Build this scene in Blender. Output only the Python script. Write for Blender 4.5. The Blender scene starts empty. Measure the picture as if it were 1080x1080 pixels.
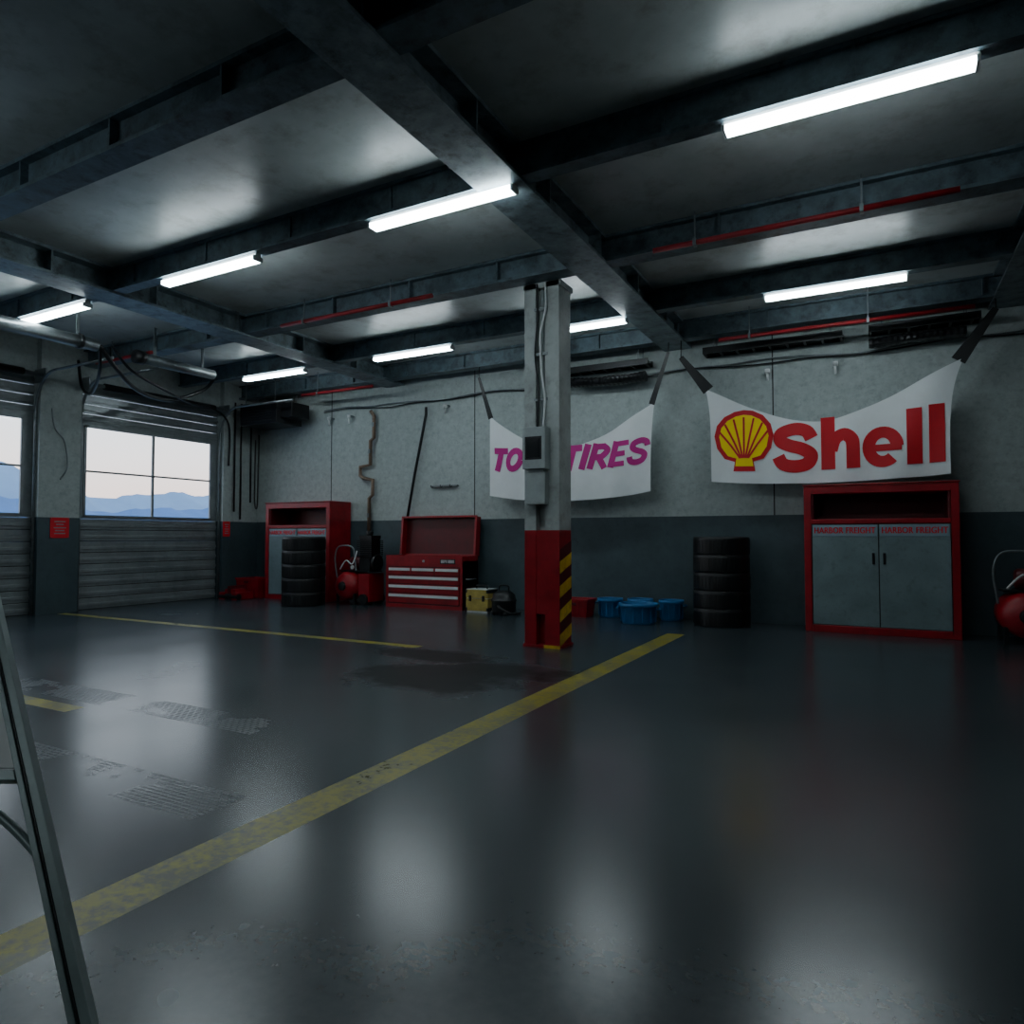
import bpy, math, random
from mathutils import Vector, Matrix, noise
random.seed(7)
C=bpy.context
S=C.scene
# ------------------------------------------------------------ materials
def pm(name,col,rough=.5,metal=0.0,var=.15,scale=6,bump=.0,col2=None,mix2=.0,sc2=2.5,emit=None,es=0,rvar=.15,bscale=None):
    m=bpy.data.materials.new(name); m.use_nodes=True
    nt=m.node_tree; n=nt.nodes; l=nt.links
    b=n['Principled BSDF']
    b.inputs['Roughness'].default_value=rough; b.inputs['Metallic'].default_value=metal
    tc=n.new('ShaderNodeTexCoord')
    ns=n.new('ShaderNodeTexNoise'); ns.inputs['Scale'].default_value=scale; ns.inputs['Detail'].default_value=8; ns.inputs['Roughness'].default_value=.65
    l.new(tc.outputs['Object'],ns.inputs['Vector'])
    r=n.new('ShaderNodeValToRGB')
    r.color_ramp.elements[0].position=.3; r.color_ramp.elements[1].position=.7
    r.color_ramp.elements[0].color=(*[c*(1-var) for c in col],1)
    r.color_ramp.elements[1].color=(*[min(1,c*(1+var)) for c in col],1)
    l.new(ns.outputs['Fac'],r.inputs['Fac'])
    out=r.outputs['Color']
    if col2:
        n2=n.new('ShaderNodeTexNoise'); n2.inputs['Scale'].default_value=sc2; n2.inputs['Detail'].default_value=10; n2.inputs['Roughness'].default_value=.7
        l.new(tc.outputs['Object'],n2.inputs['Vector'])
        r2=n.new('ShaderNodeValToRGB'); r2.color_ramp.elements[0].position=.5; r2.color_ramp.elements[1].position=.68
        r2.color_ramp.elements[0].color=(0,0,0,1); r2.color_ramp.elements[1].color=(mix2,)*3+(1,)
        l.new(n2.outputs['Fac'],r2.inputs['Fac'])
        mx=n.new('ShaderNodeMixRGB'); mx.inputs['Color2'].default_value=(*col2,1)
        l.new(r2.outputs['Color'],mx.inputs['Fac']); l.new(out,mx.inputs['Color1']); out=mx.outputs['Color']
    l.new(out,b.inputs['Base Color'])
    mr=n.new('ShaderNodeMapRange'); mr.inputs['To Min'].default_value=max(0.02,rough-rvar); mr.inputs['To Max'].default_value=min(1,rough+rvar)
    l.new(ns.outputs['Fac'],mr.inputs['Value']); l.new(mr.outputs['Result'],b.inputs['Roughness'])
    if bump:
        bp=n.new('ShaderNodeBump'); bp.inputs['Strength'].default_value=bump; bp.inputs['Distance'].default_value=.01
        if bscale:
            n3=n.new('ShaderNodeTexNoise'); n3.inputs['Scale'].default_value=bscale; n3.inputs['Detail'].default_value=4
            l.new(tc.outputs['Object'],n3.inputs['Vector']); l.new(n3.outputs['Fac'],bp.inputs['Height'])
        else: l.new(ns.outputs['Fac'],bp.inputs['Height'])
        l.new(bp.outputs['Normal'],b.inputs['Normal'])
    if emit:
        b.inputs['Emission Color'].default_value=(*emit,1); b.inputs['Emission Strength'].default_value=es
    return m
M={}
M['upper']=pm('wall_plaster',(.37,.42,.41),.7,0,.14,9,.25,(.20,.225,.22),.45,14)
M['lower']=pm('wall_paint_blue_grey',(.048,.078,.090),.5,0,.22,2.5,.2,(.032,.052,.060),.6,9)
M['seam']=pm('seam_dark',(.02,.02,.02),.8)
M['ceil']=pm('ceiling_panel',(.40,.44,.435),.36,0,.2,1.4,.10,(.17,.15,.12),.55,2.6,rvar=.08)
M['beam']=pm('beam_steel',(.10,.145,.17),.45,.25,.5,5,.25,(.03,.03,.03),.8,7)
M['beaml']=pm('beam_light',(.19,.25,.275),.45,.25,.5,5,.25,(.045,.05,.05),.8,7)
M['redp']=pm('red_pipe_paint',(.30,.008,.015),.45,0,.3,8)
M['red']=pm('red_paint',(.30,.004,.012),.35,0,.25,5,.05,(.13,.003,.008),.5,4)
M['redd']=pm('red_paint_dark',(.09,.003,.007),.45,0,.3,5)
M['black']=pm('black_rubber',(.006,.007,.008),.42,0,.3,12,.05)
M['blk2']=pm('black_metal',(.016,.017,.019),.35,.4,.3,10)
M['chrome']=pm('bright_steel',(.55,.57,.58),.3,.8,.15,10)
M['steel']=pm('dull_steel',(.22,.25,.26),.4,.7,.3,7,.1)
M['door']=pm('garage_door_metal',(.25,.28,.29),.34,.3,.2,3,.08,(.15,.17,.17),.4,5)
M['frame']=pm('window_frame',(.28,.30,.31),.45,.3,.15,8)
M['alu']=pm('aluminium_rail',(.22,.28,.275),.35,.1,.15,8)
M['cab']=pm('cabinet_door_grey',(.175,.24,.255),.5,.1,.25,4,.1,(.09,.12,.12),.6,8)
M['col']=pm('column_paint',(.38,.42,.41),.5,0,.2,3.5,.2,(.18,.18,.17),.6,6)
M['box']=pm('electrical_box_grey',(.33,.37,.37),.45,.1,.15,7)
M['yel']=pm('yellow_paint',(.70,.44,.015),.5,0,.3,7,.1,(.2,.12,.01),.6,9)
M['white']=pm('banner_cloth',(.74,.77,.78),.75,0,.05,3,.1)
M['shred']=pm('print_red',(.56,.001,.012),.6,0,.08,5)
M['lred']=pm('label_red',(.72,.004,.02),.6,0,.05,5)
M['shyel']=pm('print_yellow',(.98,.72,.005),.6,0,.05,5)
M['mag']=pm('print_magenta',(.50,.002,.22),.6,0,.08,5)
M['blue']=pm('blue_plastic',(.008,.14,.36),.35,0,.2,6)
M['brown']=pm('copper_pipe',(.20,.14,.10),.45,.3,.3,9)
M['lblue']=pm('label_blue',(.22,.32,.38),.5,0,.1,8)
M['wht']=pm('white_enamel',(.7,.72,.72),.35,0,.05,8)
M['board']=pm('board_white',(.88,.87,.86),.5,0,.03,4)
M['lamp']=pm('lamp_diffuser',(.9,.95,1),.4,0,0,5,emit=(.82,.95,1.0),es=30)
M['tan']=pm('yellow_case_plastic',(.42,.32,.07),.5,0,.25,10)
M['screen']=pm('dark_screen',(.01,.012,.014),.15,0,.1,5)

# ------------------------------------------------------------ mesh builder
class B:
    def __init__(s): s.v=[];s.f=[];s.m=[];s.ms=[];s.sm=[]
    def mi(s,k):
        if k not in s.ms: s.ms.append(k)
        return s.ms.index(k)
    def add(s,vs,fs,k,smooth=False):
        o=len(s.v); s.v+= [tuple(v) for v in vs]
        i=s.mi(k)
        for f in fs: s.f.append(tuple(o+a for a in f)); s.m.append(i); s.sm.append(smooth)
    def box(s,x0,x1,y0,y1,z0,z1,k,mat=None):
        vs=[Vector((x,y,z)) for z in(z0,z1) for y in(y0,y1) for x in(x0,x1)]
        if mat is not None: vs=[mat@v for v in vs]
        s.add(vs,[(0,2,3,1),(4,5,7,6),(0,1,5,4),(2,6,7,3),(0,4,6,2),(1,3,7,5)],k)
    def lathe(s,prof,c,axis='Z',seg=32,k='black',smooth=True,rot=None):
        vs=[];n=len(prof)
        for i in range(seg):
            a=2*math.pi*i/seg
            for r,h in prof:
                p=Vector((r*math.cos(a),r*math.sin(a),h))
                if axis=='X': p=Vector((p.z,p.x,p.y))
                if axis=='Y': p=Vector((p.x,p.z,p.y))
                vs.append(p+Vector(c))
        fs=[]
        for i in range(seg):
            j=(i+1)%seg
            for q in range(n-1): fs.append((i*n+q,j*n+q,j*n+q+1,i*n+q+1))
        s.add(vs,fs,k,smooth)
    def cyl(s,c,r,h,axis='Z',seg=20,k='steel'):
        s.lathe([(0,0),(r,0)],c,axis,seg,k,False); s.lathe([(r,0),(r,h)],c,axis,seg,k,True); s.lathe([(r,h),(0,h)],c,axis,seg,k,False)
    def tube(s,path,r,k,seg=10,closed=False):
        P=[Vector(p) for p in path]; n=len(P); vs=[]
        prev=None
        for i in range(n):
            a=P[i-1] if i>0 else P[i]; b=P[i+1] if i<n-1 else P[i]
            t=(b-a).normalized()
            if prev is None:
                u=t.orthogonal().normalized()
            else:
                u=(prev-t*prev.dot(t)).normalized()
            prev=u; w=t.cross(u)
            for q in range(seg):
                an=2*math.pi*q/seg
                vs.append(P[i]+(u*math.cos(an)+w*math.sin(an))*r)
        fs=[]
        for i in range(n-1):
            for q in range(seg):
                z=(q+1)%seg
                fs.append((i*seg+q,i*seg+z,(i+1)*seg+z,(i+1)*seg+q))
        s.add(vs,fs,k,True)
        s.add(vs[:seg],[tuple(range(seg))[::-1]],k); s.add(vs[-seg:],[tuple(range(seg))],k)
    def obj(s,name,bevel=0,parent=None):
        me=bpy.data.meshes.new(name); me.from_pydata(s.v,[],s.f)
        for k in s.ms: me.materials.append(M[k])
        for p,i,sm in zip(me.polygons,s.m,s.sm): p.material_index=i; p.use_smooth=sm
        me.update()
        o=bpy.data.objects.new(name,me); C.collection.objects.link(o)
        import bmesh
        bm=bmesh.new(); bm.from_mesh(me); bmesh.ops.remove_doubles(bm,verts=bm.verts,dist=1e-5)
        bmesh.ops.recalc_face_normals(bm,faces=bm.faces); bm.to_mesh(me); bm.free()
        if bevel:
            md=o.modifiers.new('Bevel','BEVEL'); md.width=bevel; md.segments=2; md.limit_method='ANGLE'; md.angle_limit=math.radians(50)
        if parent: o.parent=parent
        return o
def smooth_path(pts,n=8):
    P=[Vector(p) for p in pts]; out=[]
    for i in range(len(P)-1):
        p0=P[max(i-1,0)];p1=P[i];p2=P[i+1];p3=P[min(i+2,len(P)-1)]
        for q in range(n):
            t=q/n
            out.append(.5*((2*p1)+(-p0+p2)*t+(2*p0-5*p1+4*p2-p3)*t*t+(-p0+3*p1-3*p2+p3)*t**3))
    out.append(P[-1]); return out

XL,XR,YB,YF=-11.5,7.0,10.1,-5.0
ZC=4.27; ZB=4.0; WZ=1.5
# ------------------------------------------------------------ floor (procedural)
def floor_mat():
    m=bpy.data.materials.new('floor_concrete'); m.use_nodes=True
    nt=m.node_tree;n=nt.nodes;l=nt.links;b=n['Principled BSDF']
    g=n.new('ShaderNodeNewGeometry'); sp=n.new('ShaderNodeSeparateXYZ'); l.new(g.outputs['Position'],sp.inputs[0])
    X,Y=sp.outputs['X'],sp.outputs['Y']
    def mth(op,a,bb=None,c=None):
        q=n.new('ShaderNodeMath'); q.operation=op
        for i,v in enumerate((a,bb,c)):
            if v is None: continue
            if isinstance(v,(int,float)): q.inputs[i].default_value=v
            else: l.new(v,q.inputs[i])
        return q.outputs[0]
    def nz(scale,det=8,r=.6,dist=0):
        q=n.new('ShaderNodeTexNoise'); q.inputs['Scale'].default_value=scale; q.inputs['Detail'].default_value=det; q.inputs['Roughness'].default_value=r; q.inputs['Distortion'].default_value=dist
        l.new(g.outputs['Position'],q.inputs['Vector']); return q.outputs['Fac']
    def smooth(v,a,b2,t0=0,t1=1):
        q=n.new('ShaderNodeMapRange'); q.interpolation_type='SMOOTHSTEP'
        q.inputs['From Min'].default_value=a;q.inputs['From Max'].default_value=b2;q.inputs['To Min'].default_value=t0;q.inputs['To Max'].default_value=t1
        l.new(v,q.inputs['Value']); return q.outputs['Result']
    def rect(x0,x1,y0,y1):
        a=mth('MULTIPLY',mth('GREATER_THAN',X,x0),mth('LESS_THAN',X,x1))
        c=mth('MULTIPLY',mth('GREATER_THAN',Y,y0),mth('LESS_THAN',Y,y1))
        return mth('MULTIPLY',a,c)
    big=nz(.45,2,.4); med=nz(1.5,2,.4); fine=nz(26,3,.6)
    r=n.new('ShaderNodeValToRGB'); r.color_ramp.elements[0].position=.25; r.color_ramp.elements[1].position=.75
    r.color_ramp.elements[0].color=(.024,.036,.043,1); r.color_ramp.elements[1].color=(.048,.066,.075,1)
    l.new(mth('ADD',mth('MULTIPLY',big,.35),mth('ADD',mth('MULTIPLY',med,.3),mth('MULTIPLY',fine,.35))),r.inputs['Fac'])
    lines=rect(-2.36,-2.14,-4,8.45)
    lines=mth('MAXIMUM',lines,rect(-11.3,-4.45,6.07,6.21))
    lines=mth('MAXIMUM',lines,rect(-8.2,-4.95,2.72,2.86))
    wear=smooth(mth('ADD',mth('MULTIPLY',nz(4,8,.7),.6),mth('MULTIPLY',fine,.4)),.42,.60)
    lm=mth('MULTIPLY',lines,mth('SUBTRACT',1,mth('MULTIPLY',wear,.7)))
    mx=n.new('ShaderNodeMixRGB'); mx.inputs['Color2'].default_value=(.36,.31,.012,1); l.new(lm,mx.inputs['Fac']); l.new(r.outputs['Color'],mx.inputs['Color1'])
    def stain(cx,cy,rx,ry,e0=.55,e1=.98,sc=1.9):
        dx=mth('DIVIDE',mth('SUBTRACT',X,cx),rx); dy=mth('DIVIDE',mth('SUBTRACT',Y,cy),ry)
        rr=mth('SQRT',mth('ADD',mth('MULTIPLY',dx,dx),mth('MULTIPLY',dy,dy)))
        rr=mth('ADD',rr,mth('MULTIPLY',mth('SUBTRACT',nz(sc,5,.6),.5),1.4))
        return smooth(rr,e0,e1,1,0)
    st=stain(-3.40,4.95,.95,.72)
    st=mth('MAXIMUM',st,stain(-3.05,5.4,.75,.45)); st=mth('MAXIMUM',st,stain(-4.0,5.75,.9,.40))
    mx2=n.new('ShaderNodeMixRGB'); mx2.inputs['Color2'].default_value=(.004,.0045,.005,1); l.new(mth('MULTIPLY',st,.92),mx2.inputs['Fac']); l.new(mx.outputs['Color'],mx2.inputs['Color1'])
    l.new(mx2.outputs['Color'],b.inputs['Base Color'])
    l.new(mth('SUBTRACT',.95,mth('MULTIPLY',st,.72)),b.inputs['Specular IOR Level'])
    cb=n.new('ShaderNodeTexBrick'); cb.inputs['Scale'].default_value=9; cb.inputs['Mortar Size'].default_value=.035
    l.new(g.outputs['Position'],cb.inputs['Vector'])
    tr=mth('MAXIMUM',rect(-5.8,-2.6,1.95,2.25),rect(-6.4,-3.4,2.95,3.25))
    tr=mth('MULTIPLY',tr,smooth(nz(1.6,5),.42,.56))
    tb=mth('MULTIPLY',tr,mth('SUBTRACT',1,cb.outputs['Fac']))
    ro=smooth(mth('ADD',mth('MULTIPLY',med,.6),mth('MULTIPLY',big,.4)),.1,.9,.20,.29)
    ro=mth('ADD',ro,mth('MULTIPLY',lm,.15)); ro=mth('ADD',ro,mth('MULTIPLY',st,.1)); ro=mth('ADD',ro,mth('MULTIPLY',tb,.14)); l.new(ro,b.inputs['Roughness'])
    h=mth('MULTIPLY',cb.outputs['Fac'],mth('MULTIPLY',tr,.6))
    bp=n.new('ShaderNodeBump'); bp.inputs['Strength'].default_value=.25; bp.inputs['Distance'].default_value=.01; l.new(h,bp.inputs['Height']); l.new(bp.outputs['Normal'],b.inputs['Normal'])
    return m
M['floor']=floor_mat()
b=B(); b.box(XL-.25,XR+.2,YF-.2,YB+.2,-.15,0,'floor'); b.obj('floor')
b=B(); b.box(XL-.25,XR+.2,YF-.2,YB+.2,ZC,ZC+.15,'ceil'); 
b.obj('ceiling')
# ------------------------------------------------------------ walls
b=B(); b.box(XL-.2,XR+.2,YB,YB+.2,WZ,ZC,'upper'); b.box(XL-.2,XR+.2,YB,YB+.2,0,WZ,'lower')
for sx in(-9.45,-6.17,-1.3,3.0): b.box(sx-.008,sx+.008,YB-.004,YB+.01,WZ,ZC,'seam')
b.obj('wall_back')
b=B(); b.box(XR,XR+.2,YF,YB,WZ,ZC,'upper'); b.box(XR,XR+.2,YF,YB,0,WZ,'lower'); b.obj('wall_right')
b=B(); b.box(XL-.2,XR+.2,YF-.2,YF,WZ,ZC,'upper'); b.box(XL-.2,XR+.2,YF-.2,YF,0,WZ,'lower'); b.obj('wall_front')
ZD=3.72
doors=[(6.42,9.15),(3.08,5.80),(-.26,2.46)]
b=B()
segs=[(9.15,YB),(5.80,6.42),(2.46,3.08),(YF,-.26)]
for y0,y1 in segs:
    p=.12 if y1-y0<.7 else 0
    b.box(XL-.2,XL+p,y0,y1,WZ,ZC,'upper'); b.box(XL-.2,XL+p,y0,y1,0,WZ,'lower')
for y0,y1 in doors: b.box(XL-.2,XL,y0,y1,ZD,ZC,'upper')
b.box(XL,XL+.12,9.15,9.33,WZ,ZC,'upper'); b.box(XL,XL+.12,9.15,9.33,0,WZ,'lower')
b.obj('wall_left')
gm=bpy.data.materials.new('window_glass'); gm.use_nodes=True; nt=gm.node_tree
for q in list(nt.nodes): nt.nodes.remove(q)
o_=nt.nodes.new('ShaderNodeOutputMaterial'); tr=nt.nodes.new('ShaderNodeBsdfTransparent'); gl=nt.nodes.new('ShaderNodeBsdfGlossy'); ms=nt.nodes.new('ShaderNodeMixShader')
gl.inputs['Roughness'].default_value=.05; ms.inputs[0].default_value=.05
nt.links.new(tr.outputs[0],ms.inputs[1]); nt.links.new(gl.outputs[0],ms.inputs[2]); nt.links.new(ms.outputs[0],o_.inputs[0]); M['glass']=gm
def garage_door(y0,y1,i):
    wy0,wy1=y0+.15,y1-.13; wz0,wz1=1.53,3.04
    b=B(); x0=XL-.12; x1=XL-.07
    z=0.0
    while z<1.5-.01:
        h=.187; b.box(x0,x1,y0,y1,z+.006,z+h-.006,'door'); b.box(x0,x1+.018,y0,y1,z+.05,z+.10,'door'); b.box(x0,x1-.02,y0,y1,z-.006 if z else 0,z+.006,'seam'); z+=.1875
    z=3.08
    while z<ZD+.1:
        b.box(x0,x1,y0,y1,z+.005,z+.155,'door'); b.box(x0,x1+.018,y0,y1,z+.05,z+.10,'door'); z+=.16
    b.box(x0,x1+.01,y0,wy0,1.5,3.08,'door'); b.box(x0,x1+.01,wy1,y1,1.5,3.08,'door')
    b.box(x0,x1+.01,wy0,wy1,1.497,wz0,'door'); b.box(x0,x1+.01,wy0,wy1,wz1,3.08,'door')
    ym=(wy0+wy1)/2; zm=(wz0+wz1)/2
    b.obj('door_%d'%i,.004)
    w=B(); f=.02
    for a in(wy0,wy1-f*2): w.box(x1-.01,x1+.025,a,a+2*f,wz0,wz1,'frame')
    for a in(wz0,wz1-.03): w.box(x1-.01,x1+.025,wy0,wy1,a,a+.03,'frame')
    w.box(x1-.01,x1+.02,ym-f,ym+f,wz0,wz1,'frame'); w.box(x1-.01,x1+.018,wy0,wy1,zm-.015,zm+.015,'frame')
    w.add([(x1-.03,wy0,wz0),(x1-.03,wy1,wz0),(x1-.03,wy1,wz1),(x1-.03,wy0,wz1)],[(0,1,2,3)],'glass')
    w.obj('window_%d'%i)
    t=B()
    for yy in(y0+.03,y1-.03):
        pth=[(XL+.05,yy,0.0),(XL+.05,yy,3.1)]+[(XL+.05+.5*(1-math.cos(a)),yy,3.1+.62*math.sin(a)) for a in [k*math.pi/16 for k in range(1,9)]]+[(XL+2.0,yy,3.72)]
        t.tube(pth,.022,'steel',8)
    t.tube([(XL+.22,y0+.02,3.68),(XL+.22,y1-.02,3.68)],.03,'steel',12)
    t.tube([(XL+.22,y0+.3,3.68),(XL+.22,y1-.3,3.68)],.055,'blk2',12)
    t.box(XL,XL+.3,y0+.01,y0+.03,3.58,3.78,'steel'); t.box(XL,XL+.3,y1-.03,y1-.01,3.58,3.78,'steel')
    t.obj('garage_door_track')
for i,(a,c) in enumerate(doors): garage_door(a,c,i+1)
# ------------------------------------------------------------ beams
def ibeam_y(b,x0,x1,y0,y1,zb,zt,k):
    b.box(x0,x1,y0,y1,zb,zb+.03,k); b.box(x0,x1,y0,y1,zt-.03,zt,k); c=(x0+x1)/2; b.box(c-.06,c+.06,y0,y1,zb+.03,zt-.03,k)
    y=y0+.6
    while y<y1: b.box(x0+.01,x1-.01,y-.01,y+.01,zb+.03,zt-.03,k); y+=1.2
def ibeam_x(b,y0,y1,x0,x1,zb,zt,k):
    b.box(x0,x1,y0,y1,zb,zb+.03,k); b.box(x0,x1,y0,y1,zt-.03,zt,k); c=(y0+y1)/2; b.box(x0,x1,c-.04,c+.04,zb+.03,zt-.03,k)
    x=x0+.6
    while x<x1: b.box(x-.01,x+.01,y0+.01,y1-.01,zb+.03,zt-.03,k); x+=1.2
for x0,x1 in((-8.1,-7.68),(-2.82,-2.42),(1.2,1.6),(5.4,5.8)):
    b=B(); ibeam_y(b,x0,x1,YF,YB,ZB-.02,ZC,'beaml'); b.obj('ceiling_beam')
for y0,y1,k in((9.6,9.8,'beam'),(8.23,8.37,'beam'),(6.5,6.72,'beam'),(4.63,4.77,'beam'),(2.9,3.12,'beam'),(1.05,1.19,'beam'),(-2.47,-2.33,'beam')):
    b=B(); ibeam_x(b,y0,y1,XL,XR,ZB,ZC,k); b.obj('ceiling_joist')
# ------------------------------------------------------------ lights
def lamp(x0,y,z=3.955,L=1.45):
    b=B(); b.box(x0,x0+L,y-.03,y+.03,z+.01,z+.045,'wht')
    b.box(x0+.02,x0+L-.02,y-.05,y+.05,z-.026,z+.012,'lamp')
    b.box(x0,x0+.02,y-.055,y+.055,z-.031,z+.015,'wht'); b.box(x0+L-.02,x0+L,y-.055,y+.055,z-.031,z+.015,'wht')
    b.obj('fluorescent_lamp')
for x in(-9.8,-6.9,-4.25,-1.15): lamp(x,8.3)
for x in(-9.7,-6.83,-3.95,-.9): lamp(x,4.7)
lamp(-6.8,1.12)  # unseen lamp left of the view, added for glare on the floor
for x in(-6.8,-3.3): lamp(x,-2.4)  # unseen lamps behind the camera, added as fill for the board stand
# ------------------------------------------------------------ column
cx0,cx1,cy0,cy1=-3.46,-3.04,6.72,7.03
b=B()
def colpart(z0,z1,k):
    b.box(cx0,cx0+.14,cy0,cy1,z0,z1,k); b.box(cx1-.17,cx1,cy0,cy1,z0,z1,k); b.box(cx0+.14,cx1-.17,cy0+.09,cy1-.03,z0,z1,k)
colpart(1.27,ZB,'col'); colpart(0,1.27,'red')
b.box(cx0-.015,cx1+.015,cy0-.015,cy1+.02,0,.03,'red')
b.box(cx0+.1,cx1-.12,cy0+.005,cy0+.09,.36,1.27,'red')
z=.02;i=0
while z<.98:
    k='yel' if i%2==0 else 'redd'
    zz=z+.13
    b.add([(cx1+.004,cy0,z),(cx1+.004,cy1,z+.10),(cx1+.004,cy1,zz+.10),(cx1+.004,cy0,zz)],[(0,1,2,3)],k)
    z+=.13;i+=1
b.box(cx1-.18,cx1+.01,cy0-.018,cy0-.015,0,.035,'yel')
b.box(cx0-.02,cx1+.02,cy0-.0,cy1+.03,ZB-.06,ZB,'col')
b.obj('support_column',.006)
o=.085
b=B()
b.box(-3.50+o,-3.23+o,6.58,6.72,1.93,2.38,'box'); b.box(-3.45+o,-3.29+o,6.57,6.59,2.05,2.26,'screen'); b.box(-3.47+o,-3.27+o,6.575,6.582,2.03,2.28,'blk2')
b.box(-3.49+o,-3.25+o,6.62,6.72,1.55,1.90,'box'); b.box(-3.46+o,-3.28+o,6.64,6.72,1.90,1.93,'box')
b.obj('electrical_box',.008)
b=B()
b.tube([(-3.335+o,6.76,3.93),(-3.335+o,6.76,2.38)],.025,'box',10)
b.tube(smooth_path([(-3.28+o,6.70,3.98),(-3.27+o,6.69,3.7),(-3.33+o,6.68,3.4),(-3.32+o,6.69,3.0),(-3.28+o,6.69,2.7),(-3.30+o,6.68,2.38)]),.013,'wht',8)
b.tube(smooth_path([(-3.38+o,6.70,3.98),(-3.37+o,6.69,3.6),(-3.40+o,6.69,3.2),(-3.36+o,6.69,2.8),(-3.37+o,6.68,2.38)]),.01,'blk2',8)
for z in(2.7,3.2,3.7): b.box(-3.42+o,-3.26+o,6.705,6.715,z-.015,z+.015,'steel')
b.obj('cable_conduit')
# ------------------------------------------------------------ cabinets
def textmesh(body,size,k,name,offset=0,parent=None,mat=None):
    cu=bpy.data.curves.new(name+'_c','FONT'); cu.body=body; cu.size=size; cu.offset=offset; cu.align_x='CENTER'; cu.align_y='CENTER'; cu.space_character=1.04; cu.resolution_u=6
    o=bpy.data.objects.new(name+'_c',cu); C.collection.objects.link(o); C.view_layer.update()
    dg=C.evaluated_depsgraph_get(); me=bpy.data.meshes.new_from_object(o.evaluated_get(dg)); bpy.data.objects.remove(o)
    me.materials.clear(); me.materials.append(M[k]); me.name=name
    o=bpy.data.objects.new(name,me); C.collection.objects.link(o)
    if mat is not None: me.transform(mat)
    if parent: o.parent=parent
    return o
def cabinet(x0,x1,y0,y1):
    H=1.84;f=.085
    e=bpy.data.objects.new('storage_cabinet',None); C.collection.objects.link(e)
    b=B()
    b.box(x0,x0+f,y0,y1,0,H,'red'); b.box(x1-f,x1,y0,y1,0,H,'red'); b.box(x0+f,x1-f,y0,y1,H-.1,H,'red'); b.box(x0+f,x1-f,y0,y1,0,.09,'red')
    b.box(x0+f,x1-f,y1-.02,y1,.09,H-.1,'redd'); b.box(x0+f,x1-f,y0,y1-.02,1.36,1.42,'red')
    b.box(x0-.012,x1+.012,y0-.015,y1,H,H+.02,'red')
    for xx in(x0+f,x1-f-.03): b.box(xx,xx+.03,y0+.02,y1-.02,1.42,H-.1,'redd')
    b.obj('cabinet_frame',.008,e)
    xm=(x0+x1)/2
    b=B()
    for a,c in((x0+f+.008,xm-.006),(xm+.006,x1-f-.008)):
        b.box(a,c,y0+.01,y0+.035,.098,1.352,'cab'); b.box(a+.01,c-.01,y0+.005,y0+.012,1.205,1.345,'lblue')
    b.box(x0+f,x1-f,y0+.04,y0+.05,.09,1.36,'seam')
    for xx in(xm-.075,xm+.045): b.box(xx,xx+.03,y0-.012,y0+.012,.86,1.0,'blk2')
    b.obj('doors',.004,e)
    for i,xc in enumerate(((x0+f+xm)/2,(x1-f+xm)/2)):
        # two passes a hair apart sideways give a bold weight without closing the letter counters
        for j,dx in enumerate((-.0025,0,.0025)):
            textmesh('HARBOR FREIGHT',.108,'lred','label_%d_%d'%(i,j),.0006,e,Matrix.Translation((xc+dx,y0+.0005*j,1.275))@Matrix.Rotation(math.pi/2,4,'X')@Matrix.Diagonal((.76,1,1,1)))
cabinet(-.87,.81,9.5,10.07)
cabinet(-10.58,-8.92,9.5,10.07)
# ------------------------------------------------------------ tyre stacks
def tyres(cx,cy,n=5,R=.37,w=.240):
    b=B()
    for i in range(n):
        z=i*w; ox=random.uniform(-.004,.004)
        c=(cx+ox,cy,0)
        top=.05 if i==n-1 else .010
        b.lathe([(R*.97,z+.003),(R*.993,z+.006),(R,z+.014)],c,'Z',64,'black')
        b.lathe([(R,z+.014),(R,z+w-top)],c,'Z',64,'black')
        b.lathe([(R,z+w-top),(R*.993,z+w-top*.5),(R*.97,z+w-.002)],c,'Z',64,'black')
        b.lathe([(R*.97,z+w-.002),(R*.60,z+w-.002),(R*.58,z+w-.03),(R*.56,z+w/2),(R*.58,z+.03),(R*.60,z+.003),(R*.97,z+.003)],c,'Z',64,'black')
        for q in range(44):
            a=q*2*math.pi/44
            m=Matrix.Translation(c)@Matrix.Rotation(a,4,'Z')
            b.box(R-.006,R+.003,-.017,.017,z+.03,z+w-.045,'black',m)
    b.obj('tire_stack')
tyres(-1.93,9.62); tyres(-9.0,8.95)
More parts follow.
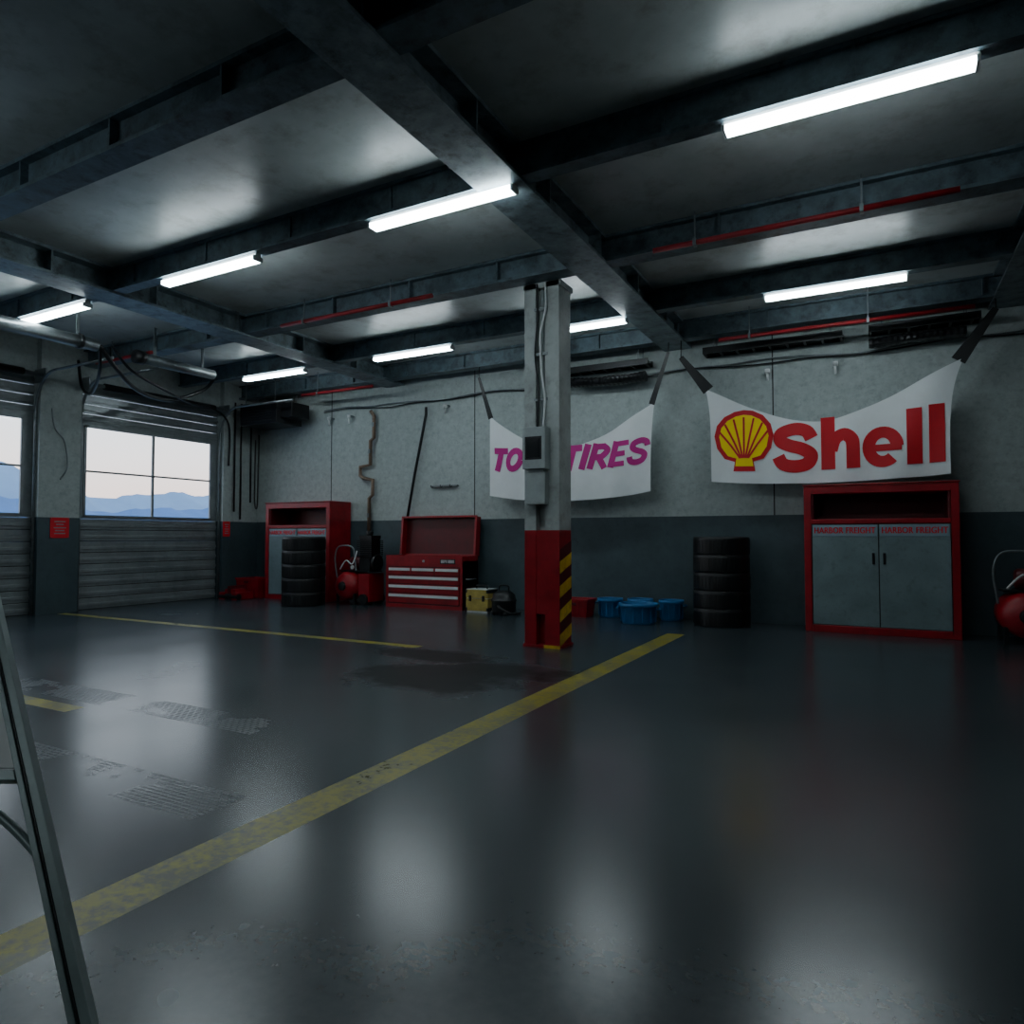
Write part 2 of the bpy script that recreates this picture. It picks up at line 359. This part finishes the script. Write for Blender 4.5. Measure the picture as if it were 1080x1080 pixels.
# ------------------------------------------------------------ compressors
def compressor(cx,cy):
    b=B()
    r=.25; zc=.33
    b.lathe([(0,-.34),(r*.5,-.33),(r*.85,-.28),(r,-.2),(r,.2),(r*.85,.28),(r*.5,.33),(0,.34)],(cx-.13,cy,zc),'Y',32,'red')
    b.lathe([(0,-.37),(.07,-.365),(.085,-.33),(.085,-.3)],(cx-.13,cy,zc),'Y',24,'blk2')
    for sx in(-.32,.06): 
        b.box(cx+sx-.02,cx+sx+.02,cy-.25,cy-.2,0,.2,'blk2'); b.box(cx+sx-.02,cx+sx+.02,cy+.2,cy+.25,0,.2,'blk2')
    b.box(cx-.33,cx+.35,cy-.16,cy+.16,.575,.60,'blk2')
    b.box(cx+.12,cx+.36,cy-.2,cy+.2,.06,.55,'red'); b.cyl((cx+.24,cy-.24,.1),.1,.06,'Y',20,'black'); b.cyl((cx+.24,cy+.2,.1),.1,.06,'Y',20,'black')
    b.box(cx+.08,cx+.32,cy-.13,cy+.13,.60,.82,'blk2')
    for i in range(9): b.box(cx+.04,cx+.38,cy-.16,cy+.16,.84+i*.035,.855+i*.035,'blk2')
    b.box(cx+.08,cx+.34,cy-.12,cy+.12,.82,1.16,'blk2'); b.box(cx+.07,cx+.35,cy-.13,cy+.13,1.16,1.22,'blk2')
    b.cyl((cx+.2,cy,1.22),.06,.08,'Z',16,'black')
    b.cyl((cx+.38,cy-.05,.74),.14,.06,'X',24,'black')
    b.lathe([(0,0),(.1,0),(.12,.03),(.12,.22),(.1,.25),(0,.25)],(cx-.2,cy,.72),'X',24,'redd')
    b.tube(smooth_path([(cx-.38,cy-.18,.45),(cx-.42,cy-.2,.8),(cx-.36,cy-.2,1.0),(cx-.2,cy-.2,1.04),(cx-.02,cy-.19,1.0),(cx+.02,cy-.18,.8),(cx+.05,cy-.18,.6)]),.014,'steel',10)
    b.tube(smooth_path([(cx-.3,cy-.2,.62),(cx-.15,cy-.22,.78),(cx-.02,cy-.2,.72),(cx+.06,cy-.17,.95)]),.012,'wht',8)
    b.cyl((cx-.03,cy-.2,.66),.035,.03,'Y',16,'wht')
    b.obj('air_compressor',.004)
compressor(-8.22,9.55); compressor(1.52,9.55)
# ------------------------------------------------------------ tool chest
def chest():
    x0,x1,y0,y1=-7.54,-5.99,9.42,9.92
    b=B()
    b.box(x0,x1,y0+.02,y1,.03,.80,'red')
    b.box(x0,x0+.04,y0,y1,.0,.88,'red'); b.box(x1-.04,x1,y0,y1,0,.88,'red'); b.box(x0,x1,y0,y0+.02,.0,.06,'red')
    b.box(x0,x1,y0,y0+.02,.70,.88,'red'); b.box(x0,x1,y1-.02,y1,.80,.88,'red')
    b.box(x0+.03,x1-.03,y0+.01,y0+.03,.06,.70,'redd')
    rows=[(.085,.235,1),(.255,.39,1),(.41,.54,1),(.56,.68,3)]
    for z0,z1,n in rows:
        w=(x1-x0-.1)/n
        for i in range(n):
            a=x0+.05+i*w+.006; c=a+w-.012
            b.box(a,c,y0-.008,y0+.015,z0,z1,'red')
            b.box(a+.015,c-.015,y0-.025,y0-.006,z1-.055,z1-.010,'wht')
    b.box(-6.42,-6.12,y0-.006,y0+.01,.75,.83,'blk2'); b.box(-6.40,-6.28,y0-.01,y0,.765,.815,'chrome'); b.box(-6.26,-6.14,y0-.01,y0,.765,.815,'chrome')
    b.cyl((-6.75,y0-.02,.79),.02,.03,'Y',16,'chrome')
    for sx,d in((x0,-.03),(x1,.03)):
        b.tube([(sx,y0+.12,.5),(sx+d,y0+.12,.5),(sx+d,y0+.38,.5),(sx,y0+.38,.5)],.012,'chrome',8)
    m=Matrix.Translation((0,y1,.88))@Matrix.Rotation(-math.radians(5),4,'X')
    b.box(x0,x1,.02,.04,0,.66,'redd',m)
    b.box(x0,x0+.02,-.10,.04,0,.66,'red',m); b.box(x1-.02,x1,-.10,.04,0,.66,'red',m); b.box(x0,x1,-.10,.04,.64,.66,'red',m); b.box(x0,x1,-.02,.04,0,.02,'red',m)
    b.box(x0-.012,x0+.03,-.115,-.10,0,.675,'red',m); b.box(x1-.03,x1+.012,-.115,-.10,0,.675,'red',m); b.box(x0,x1,-.115,-.10,.645,.675,'red',m)
    b.obj('tool_chest',.005)
chest()
b=B(); x0,x1,y0,y1=-5.84,-5.44,9.3,9.62
b.box(x0,x1,y0,y1,.03,.22,'tan'); b.box(x0,x1,y0,y1,.23,.36,'tan'); b.box(x0+.01,x1-.01,y0+.01,y1-.01,.0,.37,'wht')
for xx in(x0+.06,x1-.1): b.box(xx,xx+.04,y0-.015,y0+.01,.18,.27,'blk2')
for xx in(x0-.006,x1-.024):
    for zz in(.03,.31): b.box(xx,xx+.03,y0-.008,y1+.005,zz,zz+.05,'blk2')
b.tube([(x0+.1,9.46,.37),(x0+.1,9.46,.42),(x1-.1,9.46,.42),(x1-.1,9.46,.37)],.014,'blk2',8)
b.obj('yellow_tool_case',.01)
b=B(); c=(-5.15,9.3,0)
b.lathe([(0,.03),(.17,.03),(.185,.06),(.19,.2),(.2,.21),(.2,.235),(.185,.24),(.17,.31),(.11,.36),(0,.37)],c,'Z',32,'black')
for a in range(4):
    an=a*math.pi/2+.6; b.lathe([(0,0),(.03,0),(.035,.02),(.03,.05),(0,.05)],(c[0]+.17*math.cos(an),c[1]+.17*math.sin(an),0),'Z',12,'blk2')
b.tube(smooth_path([(c[0]-.08,9.3,.36),(c[0]-.08,9.3,.43),(c[0],9.3,.45),(c[0]+.08,9.3,.43),(c[0]+.08,9.3,.36)]),.012,'blk2',8)
b.tube(smooth_path([(c[0],9.12,.15),(c[0]+.1,9.02,.12),(c[0]+.24,9.06,.05),(c[0]+.28,9.25,.03),(c[0]+.22,9.42,.03)]),.02,'black',10)
b.obj('shop_vacuum')
def crate(x0,x1,y0,y1,h,name,k='red'):
    b=B(); t=.015
    e=.03
    def ring(z,i,ins): return [(x0+e*(1-z/h)+ins,y0+e*(1-z/h)+ins,z),(x1-e*(1-z/h)-ins,y0+e*(1-z/h)+ins,z),(x1-e*(1-z/h)-ins,y1-e*(1-z/h)-ins,z),(x0+e*(1-z/h)+ins,y1-e*(1-z/h)-ins,z)]
    v=ring(0,0,0)+ring(h,0,0)+ring(h,0,t)+ring(.02,0,t)
    f=[(0,1,2,3)]
    for r in range(3):
        for q in range(4): f.append((r*4+q,r*4+(q+1)%4,r*4+4+(q+1)%4,r*4+4+q))
    f.append((12,13,14,15)); b.add(v,f,k)
    for (a,c,d,g) in((x0-.012,x1+.012,y0-.012,y0+.006),(x0-.012,x1+.012,y1-.006,y1+.012),(x0-.012,x0+.006,y0,y1),(x1-.006,x1+.012,y0,y1)): b.box(a,c,d,g,h-.03,h+.004,k)
    n=5
    for i in range(n):
        xx=x0+.06+i*(x1-x0-.12)/(n-1); b.box(xx-.008,xx+.008,y0+.0,y0+.03,.03,h-.03,k)
    b.box((x0+x1)/2-.06,(x0+x1)/2+.06,y0-.016,y0-.01,h-.09,h-.05,'redd')
    b.obj(name,.003)
crate(-11.3,-10.68,9.42,9.9,.38,'red_crate')
crate(-4.30,-3.83,9.45,9.8,.27,'red_crate')
b=B(); 
b.box(-11.2,-11.05,8.95,9.35,.0,.14,'red'); b.box(-10.85,-10.72,8.95,9.35,0,.14,'red'); b.box(-11.1,-10.8,9.0,9.25,.04,.2,'red'); b.box(-11.0,-10.92,8.98,9.33,.12,.26,'redd'); b.cyl((-11.22,9.0,.06),.06,.52,'X',16,'blk2')
b.obj('floor_jack',.006)
# ------------------------------------------------------------ blue tubs
def tub(cx,cy,R,h):
    b=B()
    b.lathe([(0,0),(R*.8,0),(R*.84,.02),(R*.93,h-.05),(R,h-.045),(R,h),(R*.93,h),(R*.91,h-.02),(R*.80,.03),(0,.03)],(cx,cy,0),'Z',36,'blue')
    for s_ in(-1,1): b.tube(smooth_path([(cx+s_*R*.98,cy-.06,h-.06),(cx+s_*(R+.03),cy-.05,h-.08),(cx+s_*(R+.03),cy+.05,h-.08),(cx+s_*R*.98,cy+.06,h-.06)]),.01,'blue',8)
    for q in range(12):
        a=q*math.pi/6; m=Matrix.Translation((cx,cy,0))@Matrix.Rotation(a,4,'Z'); b.box(R*.86,R*.925,-.008,.008,.03,h-.05,'blue',m)
    b.obj('blue_tub')
tub(-2.99,9.26,.27,.28); tub(-3.60,9.80,.19,.28); tub(-3.14,9.82,.19,.29); tub(-2.68,9.82,.18,.29)
# ------------------------------------------------------------ banners
def ribbon(pts,w,fn,b,k,sub=4):
    P=[Vector((p[0],p[1])) for p in pts]
    Q=[]
    for i in range(len(P)-1):
        L=(P[i+1]-P[i]).length; n=max(1,int(L/.03))
        for q in range(n): Q.append(P[i].lerp(P[i+1],q/n))
    Q.append(P[-1]); P=Q; vs=[]
    for i,p in enumerate(P):
        a=P[max(0,i-1)]; c=P[min(len(P)-1,i+1)]
        d1=(p-a); d2=(c-p)
        if d1.length<1e-9:d1=d2
        if d2.length<1e-9:d2=d1
        d1.normalize();d2.normalize(); t=(d1+d2)
        t=t.normalized() if t.length>1e-6 else d1
        nn=Vector((-t.y,t.x)); cs=max(.5,nn.dot(Vector((-d1.y,d1.x)))); ww=w/2/cs
        for q in range(sub+1): 
            f=-1+2*q/sub; r=p+nn*ww*f; vs.append(fn(r.x,r.y))
    fs=[(i*(sub+1)+q,i*(sub+1)+q+1,(i+1)*(sub+1)+q+1,(i+1)*(sub+1)+q) for i in range(len(P)-1) for q in range(sub)]
    b.add(vs,fs,k,True)
def sm2(pts,n=6): return [(v.x,v.y) for v in smooth_path([(a,c,0) for a,c in pts],n)]
S_=sm2([(.90,.68),(.78,.84),(.5,.90),(.18,.82),(.14,.66),(.35,.55),(.68,.46),(.88,.33),(.80,.15),(.5,.09),(.2,.15),(.08,.32)])
def banner(name,X0,X1,Y0,zl,zr,zbl,zbr,sag,bsag,prt,seed,fl=0,fr=0):
    e=bpy.data.objects.new(name,None); C.collection.objects.link(e)
    def surf(X,Z,off=0):
        s=(X-X0)/(X1-X0)
        y=Y0+.05*math.sin(5.2*s+seed)+.022*math.sin(17*s+2.2*Z+seed)+.014*math.sin(29*s-3*Z)
        return (X,y-off,Z)
    N,K=90,24; vs=[]
    for i in range(N+1):
        s=i/N; X=X0+(X1-X0)*s
        zt=zl+(zr-zl)*s-sag*(1-abs(2*s-1)**1.7); zb=zbl+(zbr-zbl)*s-bsag*4*s*(1-s)
        for q in range(K+1):
            t=q/K; dx=(fr if s>.5 else -fl)*abs(2*s-1)**6*t**4
            p=surf(X,zb+(zt-zb)*t); vs.append((p[0]+dx,p[1],p[2]))
    fs=[(i*(K+1)+q,(i+1)*(K+1)+q,(i+1)*(K+1)+q+1,i*(K+1)+q+1) for i in range(N) for q in range(K)]
    b=B(); b.add(vs,fs,'white',True); b.obj('cloth',0,e)
    b=B(); 
    def warp(off):
        def fn(X,Z):
            s=(X-X0)/(X1-X0); return surf(X,Z-bsag*.6*4*s*(1-s),off)
        return fn
    prt(b,warp); b.obj('print',0,e)
    return surf,e
def shell_print(b,warp):
    f=warp(.008); h=.66; zb=2.10; w=.165; r='shred'
    def L(x,wd,pts,ww=w): ribbon([(x+a*wd,zb+c*h) for a,c in pts],ww,f,b,r)
    L(-1.23,.50,[(a,c*.93+.0) for a,c in S_],.165)
    x=-.66; L(x,.44,[(.17,0),(.17,1.02)]); L(x,.44,sm2([(.25,.36),(.36,.58),(.60,.66),(.80,.55),(.83,.36)])+[(.83,0)],.155)
    x=-.19
    cxx,cz,rx,rz=x+.225,zb+.36*h,.155,.175
    arc=[(cxx+rx*math.cos(math.radians(a)),cz+rz*1.05*math.sin(math.radians(a))) for a in range(0,320,12)]
    ribbon(arc,.14,f,b,r); ribbon([(x+.06,cz-.01),(x+.43,cz-.01)],.085,f,b,r)
    ribbon([(.375,zb),(.375,zb+1.03*h)],w,f,b,r); ribbon([(.61,zb),(.61,zb+1.06*h)],w,f,b,r)
    out=[(-.15,-.42),(-.13,-.29),(-.27,-.25),(-.37,-.11),(-.405,.06),(-.37,.21),(-.27,.33),(-.13,.40),(0,.42)]
    full=out+[(-a,c) for a,c in out[-2::-1]]
    cx,cz=-1.63,2.53
    def fill(sc,off,k,dz=0,scal=0):
        g=warp(off); n=len(full); vs=[];R=8
        dense=[]
        for i in range(n):
            a=Vector(full[i]);c=Vector(full[(i+1)%n])
            for q in range(6): dense.append(a.lerp(c,q/6))
        for rr in range(R+1):
            for p in dense: vs.append(g(cx+p.x*sc*rr/R*.95,cz+dz+p.y*sc*rr/R))
        n=len(dense); fs=[(rr*n+i,rr*n+(i+1)%n,(rr+1)*n+(i+1)%n,(rr+1)*n+i) for rr in range(R) for i in range(n)]
        b.add(vs,fs,k,True)
    fill(1,.008,'shred'); fill(.84,.014,'shyel')
    g=warp(.020)
    for i in range(-3,4):
        an=math.radians(i*23); x1=.33*math.sin(an)*1.05; z1=.02+.30*math.cos(an)
        ribbon([(cx+i*.018,cz-.24),(cx+x1*.5+i*.006,cz+(z1-.24)*.5),(cx+x1,cz+z1)],.026,g,b,'shred',2)
def toyo_print(b,warp):
    f=warp(.008); h=.38; zb=2.28; w=.10; k='mag'
    def put(x,wd,strokes,ww=w):
        for st in strokes: ribbon([(x+a*wd+(c*h)*.28,zb+c*h) for a,c in st],ww,f,b,k)
    O=[(.5+.36*math.cos(a*math.pi/10),.5+.38*math.sin(a*math.pi/10)) for a in range(21)]
    T=[[(0,.87),(1,.87)],[(.5,0),(.5,.9)]]
    x=-5.64
    put(x,.27,T); put(x+.27,.34,[O]); put(x+.60,.30,[[(0.1,1),(.5,.45),(.9,1)],[(.5,0),(.5,.5)]]); put(x+.88,.34,[O])
    x=-4.32
    put(x,.27,T); put(x+.30,.1,[[(.5,0),(.5,1)]])
    put(x+.43,.27,[[(.15,0),(.15,1)],[(0,.87)]+sm2([(.6,.87),(.86,.70),(.6,.46)])+[(.1,.46)],[(.45,.46),(.95,0)]],.09)
    put(x+.74,.24,[[(.15,0),(.15,1)]]); put(x+.74,.24,[[(.1,.89),(1,.89)],[(.1,.5),(.9,.5)],[(.1,.11),(1,.11)]],.075)
    put(x+1.02,.28,[[(a,c) for a,c in S_]],.085)
def strap(name,a,c,w=.07,k='black'):
    b=B(); A=Vector(a);Cc=Vector(c); d=(Cc-A).normalized(); sd=d.cross(Vector((0,1,0))).normalized()*w/2; th=Vector((0,.006,0))
    P=[]
    for i in range(9):
        t=i/8; p=A.lerp(Cc,t); ww=sd*(1.25-.7*t)
        P+=[p-ww-th,p+ww-th,p+ww+th,p-ww+th]
    fs=[(0,1,2,3)]+[(i*4+q,i*4+(q+1)%4,i*4+4+(q+1)%4,i*4+4+q) for i in range(8) for q in range(4)]+[(32,33,34,35)]
    b.add(P,fs,k); return b.obj(name,0)
s1,e1=banner('fuel_company_banner',-2.06,.74,9.66,3.27,3.32,1.96,1.95,.60,.06,shell_print,.4,.08,.16)
s2,e2=banner('tire_company_banner',-5.64,-2.93,9.66,3.18,3.16,1.87,1.86,.62,.12,toyo_print,2.1,.0,.05)
def sh(p,dx): return (p[0]+dx,p[1],p[2])
for e,a,c,w in((e1,sh(s1(-2.06,3.25),-.04),(-2.46,9.62,3.74),.13),(e1,sh(s1(.74,3.29),.10),(1.22,9.62,3.86),.13),(e2,s2(-5.62,3.14),(-5.80,9.62,3.82),.07),(e2,sh(s2(-2.95,3.13),.03),(-2.64,9.62,3.84),.07)):
    o=strap('strap',a,c,w); o.parent=e
    b=B(); b.tube([(c[0],c[1],c[2]-.02),(c[0],c[1]+.02,ZB)],.008,'blk2',6); o=b.obj('hanger_wire'); o.parent=e
# ------------------------------------------------------------ pipes
def pipe(name,pts,r,k,seg=10,sm=False,clamps=None):
    b=B(); b.tube(smooth_path(pts) if sm else pts,r,k,seg)
    if clamps:
        for c in clamps: b.box(c[0]-.02,c[0]+.02,c[1]-.04,c[1]+.04,c[2]-.04,c[2]+.04,'steel')
    return b.obj(name)
def rpipe(x0,x1,y,z):
    b=B(); b.tube([(x0,y,z),(x1,y,z)],.026,'redp',12)
    x=x0+.4
    while x<x1: b.box(x-.015,x+.015,y-.034,y+.034,z-.034,z+.034,'steel'); b.box(x-.006,x+.006,y-.006,y+.006,z,ZC-.002,'steel'); x+=1.4
    b.obj('sprinkler_pipe')
rpipe(-6.9,-4.5,6.42,3.97); rpipe(-1.9,0.6,6.42,3.97); rpipe(-1.9,1.0,9.45,3.87); rpipe(-11.0,-9.6,6.42,3.97); rpipe(-9.6,-7.9,9.45,3.87)
def tray(x0,x1,y,z):
    b=B(); b.box(x0,x1,y-.13,y-.11,z,z+.09,'blk2'); b.box(x0,x1,y+.11,y+.13,z,z+.09,'blk2')
    x=x0
    while x<x1-.03: b.box(x,x+.03,y-.12,y+.12,z,z+.012,'blk2'); x+=.22
    for i in range(4):
        yy=y-.07+i*.045; b.tube(smooth_path([(x0+(x1-x0)*q/8,yy+random.uniform(-.015,.015),z+.035+random.uniform(-.01,.02)) for q in range(9)],4),.016,'steel' if i==1 else 'black',8)
    for x in(x0+.15,x1-.15):
        for yy in(y-.12,y+.12): b.box(x-.006,x+.006,yy-.006,yy+.006,z,ZC-.002,'steel')
    b.obj('cable_tray')
tray(-4.6,-3.0,9.94,3.76); tray(-2.2,-.4,9.94,3.80); tray(-.1,1.1,9.94,3.82)
def foil(x0,x1,y,z,r):
    b=B(); n=int((x1-x0)/.035); seg=14; vs=[]
    for i in range(n+1):
        x=x0+(x1-x0)*i/n
        for q in range(seg):
            a=2*math.pi*q/seg; rr=r*(1+(.07 if i%2 else -.05)+.22*noise.noise(Vector((x*2.5,math.cos(a)*1.5,math.sin(a)*1.5+z))))
            vs.append((x,y+rr*math.cos(a)*1.1,z+rr*math.sin(a)*.75+.02*math.sin(x*2.3)))
    fs=[(i*seg+q,i*seg+(q+1)%seg,(i+1)*seg+(q+1)%seg,(i+1)*seg+q) for i in range(n) for q in range(seg)]
    fs+=[tuple(range(seg))[::-1],tuple(n*seg+q for q in range(seg))]
    b.add(vs,fs,'blk2',False)
    for x in(x0+.05,x1-.05): b.box(x-.01,x+.01,y-.005,YB-.002,z+r*.3,z+r*.3+.02,'blk2')
    b.obj('flexible_duct')
foil(-4.3,-3.05,9.86,3.60,.09); foil(-.1,.95,9.86,3.68,.08)
b=B()
for j in range(2):
    pts=[(-9.6+q*.55,10.05+random.uniform(-.01,.01),3.66-.03*j+(.04 if q%2 else 0)*math.sin(q+j)) for q in range(29)]
    b.tube(smooth_path(pts,4),.010,'blk2' if j else 'steel',6)
b.obj('wall_cable_bundle')
for x in(-8.9,-9.4,-6.7,-4.7,-1.35,-.5,1.9):
    b=B(); b.cyl((x,9.97,3.46),.035,.06,'Z',14,'wht'); b.cyl((x,9.97,3.36),.015,.10,'Z',10,'wht'); b.box(x-.02,x+.02,9.97,YB-.002,3.49,3.52,'steel'); b.obj('pipe_bracket')
yy=10.03
pipe('wall_pipe',[(-8.42,yy,3.56),(-8.34,yy,3.46),(-8.34,yy,3.05),(-8.42,yy,3.0),(-8.42,yy,2.55),(-8.66,yy,2.52),(-8.66,yy,2.35),(-8.58,yy,2.30),(-8.36,yy,2.26),(-8.36,yy,1.98),(-8.44,yy,1.92),(-8.44,yy,1.2)],.035,'brown',12,False,[(-8.42,yy,2.8),(-8.34,yy,3.3),(-8.44,yy,1.6)])
pipe('conduit',[(-7.15,yy,3.52),(-7.15,yy,3.4),(-7.40,yy,2.3),(-7.55,yy,1.56)],.025,'blk2',8)
b=B(); b.box(-7.05,-6.5,10.04,10.098,2.08,2.11,'steel')
for x in(-7.0,-6.8,-6.6): b.tube(smooth_path([(x,10.05,2.09),(x,9.99,2.07),(x,9.97,2.11)]),.008,'blk2',6)
b.obj('wall_hook_rail')
for x,y,z in((XL+.08,9.45,1.7),(XL+.06,9.62,1.55),(XL+.08,9.85,1.9)): pipe('conduit',[(x,y,3.9),(x,y,z)],.018,'blk2',8)
pipe('hanging_hose',[(XL+.2,9.95,3.3),(XL+.22,9.92,2.4),(XL+.22,9.9,1.8),(XL+.15,9.9,2.0),(XL+.1,9.95,3.2)],.015,'black',8,True)
b=B(); b.box(-11.1,-10.1,9.3,9.95,3.38,3.80,'blk2')
for i in range(7): b.box(-11.0,-10.2,9.285,9.3,3.43+i*.05,3.455+i*.05,'black')
b.box(-10.1,-9.8,9.4,9.85,3.48,3.76,'blk2')
for x in(-11.0,-10.2):
    for y in(9.35,9.9): b.box(x-.01,x+.01,y-.01,y+.01,3.80,ZC-.002,'steel')
b.obj('ventilation_unit',.01)
b=B(); b.tube([(-9.35,2.2,3.80),(-9.35,5.45,3.80)],.085,'steel',20); 
for y in(2.5,4.0,5.2): b.box(-9.36,-9.34,y-.02,y+.02,3.86,ZC-.002,'steel'); b.lathe([(.09,0),(.1,0),(.1,.05),(.09,.05)],(-9.35,y,3.80),'Y',20,'blk2')
b.obj('exhaust_tube')
b=B(); b.tube([(-9.35,6.1,3.78),(-9.35,7.3,3.78)],.075,'steel',20); b.lathe([(0,0),(.1,0),(.1,.12),(0,.12)],(-9.35,6.0,3.78),'Y',20,'blk2')
for y in(6.3,7.1): b.box(-9.36,-9.34,y-.02,y+.02,3.84,ZC-.002,'steel')
b.obj('exhaust_tube')
for pts,r in(([(-9.35,5.5,3.8),(-9.5,5.8,3.6),(-9.9,6.4,3.42),(-10.3,7.2,3.45),(-10.4,7.9,3.75),(-10.5,8.2,4.0)],.03),([(-9.35,5.5,3.78),(-9.7,5.7,3.5),(-10.4,6.0,3.35),(-11.0,6.2,3.55),(-11.2,6.25,4.0)],.022),([(-9.9,6.0,4.0),(-9.9,6.3,3.7),(-10.1,7.0,3.55),(-10.5,7.8,3.5),(-11.0,8.6,3.6),(-11.3,9.2,3.4),(-11.35,9.25,2.6)],.02)):
    pipe('hanging_hose',pts,r,'black',10,True)
pipe('hanging_hose',[(XL+.15,5.95,3.2),(XL+.15,6.0,2.9),(XL+.15,6.15,2.7),(XL+.15,6.2,2.3),(XL+.15,6.1,2.1)],.01,'steel',8,True)
def sign(y0,y1,z0,z1,x):
    b=B(); b.box(x,x+.012,y0,y1,z0,z1,'lred'); h=z1-z0
    for f,w in((.80,.6),(.66,.4),(.50,.65),(.36,.5),(.22,.6)):
        yc=(y0+y1)/2; b.box(x+.012,x+.014,yc-(y1-y0)*w/2,yc+(y1-y0)*w/2,z0+h*f-.008,z0+h*f+.008,'frame')
    for y in(y0+.015,y1-.015):
        for z in(z0+.015,z1-.015): b.cyl((x+.012,y,z),.005,.004,'X',8,'steel')
    b.obj('safety_sign',.002)
sign(5.98,6.26,1.18,1.50,XL+.12); sign(9.16,9.32,1.20,1.50,XL+.12)
# ------------------------------------------------------------ foreground board stand (leaning easel)
Fv=Vector((-.474,.88,0)); Rv=Vector((.88,.474,0))
def P(t,w=0,off=0):
    z=t; k=(z-.585)/.421
    d=1.6+.30*k; lat=-1.095-.339*k-w
    nrm=Vector((0,0,1))*.58-Fv*.81
    return Fv*d+Rv*lat+Vector((0,0,z))+nrm*off
b=B()
def slab(p,th,k):
    nrm=(p[1]-p[0]).cross(p[2]-p[0]).normalized()*th/2
    v=[q-nrm for q in p]+[q+nrm for q in p]
    b.add(v,[(3,2,1,0),(4,5,6,7),(0,1,5,4),(1,2,6,5),(2,3,7,6),(3,0,4,7)],k)
def rail(t0,t1,w0,w1,th,k,off=0): slab([P(t0,w0,off),P(t0,w1,off),P(t1,w1,off),P(t1,w0,off)],th,k)
TT=1.35
rail(0,TT,-.022,.0,.035,'alu'); rail(0,TT,.002,.008,.025,'blk2'); rail(0,TT,.009,.026,.03,'alu')
rail(0,TT,.955,.99,.035,'alu')
rail(.625,.645,.027,.955,.03,'alu'); rail(TT-.04,TT,.027,.955,.03,'alu'); rail(.16,.19,.027,.955,.02,'alu')
rail(.65,TT-.04,.027,.955,.012,'board')
b.tube(smooth_path([P(.50,.02),P(.55,.07),P(.60,.15),P(.62,.3)]),.010,'alu',8)
for w in(.06,.93):
    a=P(TT-.03,w,-.03); g=a+Fv*.35-Rv*.25; g.z=.0; b.tube([a,g],.016,'alu',10)
b.obj('whiteboard_stand',.002)
# ------------------------------------------------------------ outside
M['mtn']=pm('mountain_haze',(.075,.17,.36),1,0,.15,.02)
M['mtn2']=pm('mountain_far_haze',(.19,.31,.48),1,0,.1,.02); M['ground']=pm('outside_ground',(.22,.30,.38),.9,0,.2,.05)  # far ridge: the blue haze is put into its base colour
def ridge(name,x,hmin,hmax,k,sd,dep=60):
    b=B(); vs=[];N=240;R=6
    for i in range(N+1):
        y=-500+i*1100/N
        h=hmin+(hmax-hmin)*max(0,.5+.8*noise.fractal(Vector((y*.008+sd,sd,0)),1,2,5))
        for q in range(R+1):
            t=q/R; vs.append((x-dep*t+3*noise.noise(Vector((y*.05,t*4,sd))),y,-2+(h+2)*t**.8))
    fs=[(i*(R+1)+q,(i+1)*(R+1)+q,(i+1)*(R+1)+q+1,i*(R+1)+q+1) for i in range(N) for q in range(R)]
    b.add(vs,fs,k,True); b.obj(name)
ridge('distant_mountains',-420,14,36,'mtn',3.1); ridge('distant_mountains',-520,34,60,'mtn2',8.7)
b=B(); b.box(-900,XL-.3,-800,900,-2.2,-2,'ground'); b.obj('ground')
w=bpy.data.worlds.new('World'); S.world=w; w.use_nodes=True; nt=w.node_tree;n=nt.nodes;l=nt.links
bg=n['Background']; tc=n.new('ShaderNodeTexCoord'); sp=n.new('ShaderNodeSeparateXYZ'); l.new(tc.outputs['Generated'],sp.inputs[0])
r=n.new('ShaderNodeValToRGB'); l.new(sp.outputs['Z'],r.inputs['Fac'])
cr=r.color_ramp; cr.elements[0].position=0; cr.elements[0].color=(.80,.66,.62,1); cr.elements[1].position=1; cr.elements[1].color=(.35,.5,.75,1)
for p,c in((.06,(.80,.69,.66)),(.10,(.80,.77,.78)),(.15,(.72,.80,.87))): 
    q=cr.elements.new(p); q.color=(*c,1)
l.new(r.outputs['Color'],bg.inputs['Color']); bg.inputs['Strength'].default_value=2.7
# ------------------------------------------------------------ camera
cam=bpy.data.cameras.new('camera'); co=bpy.data.objects.new('camera',cam); C.collection.objects.link(co)
cam.sensor_width=36; cam.lens=36*723/1080; cam.clip_end=2000
co.location=(0,0,1.2); co.rotation_euler=(math.radians(90+2.06),0,math.radians(28.3))
S.camera=co
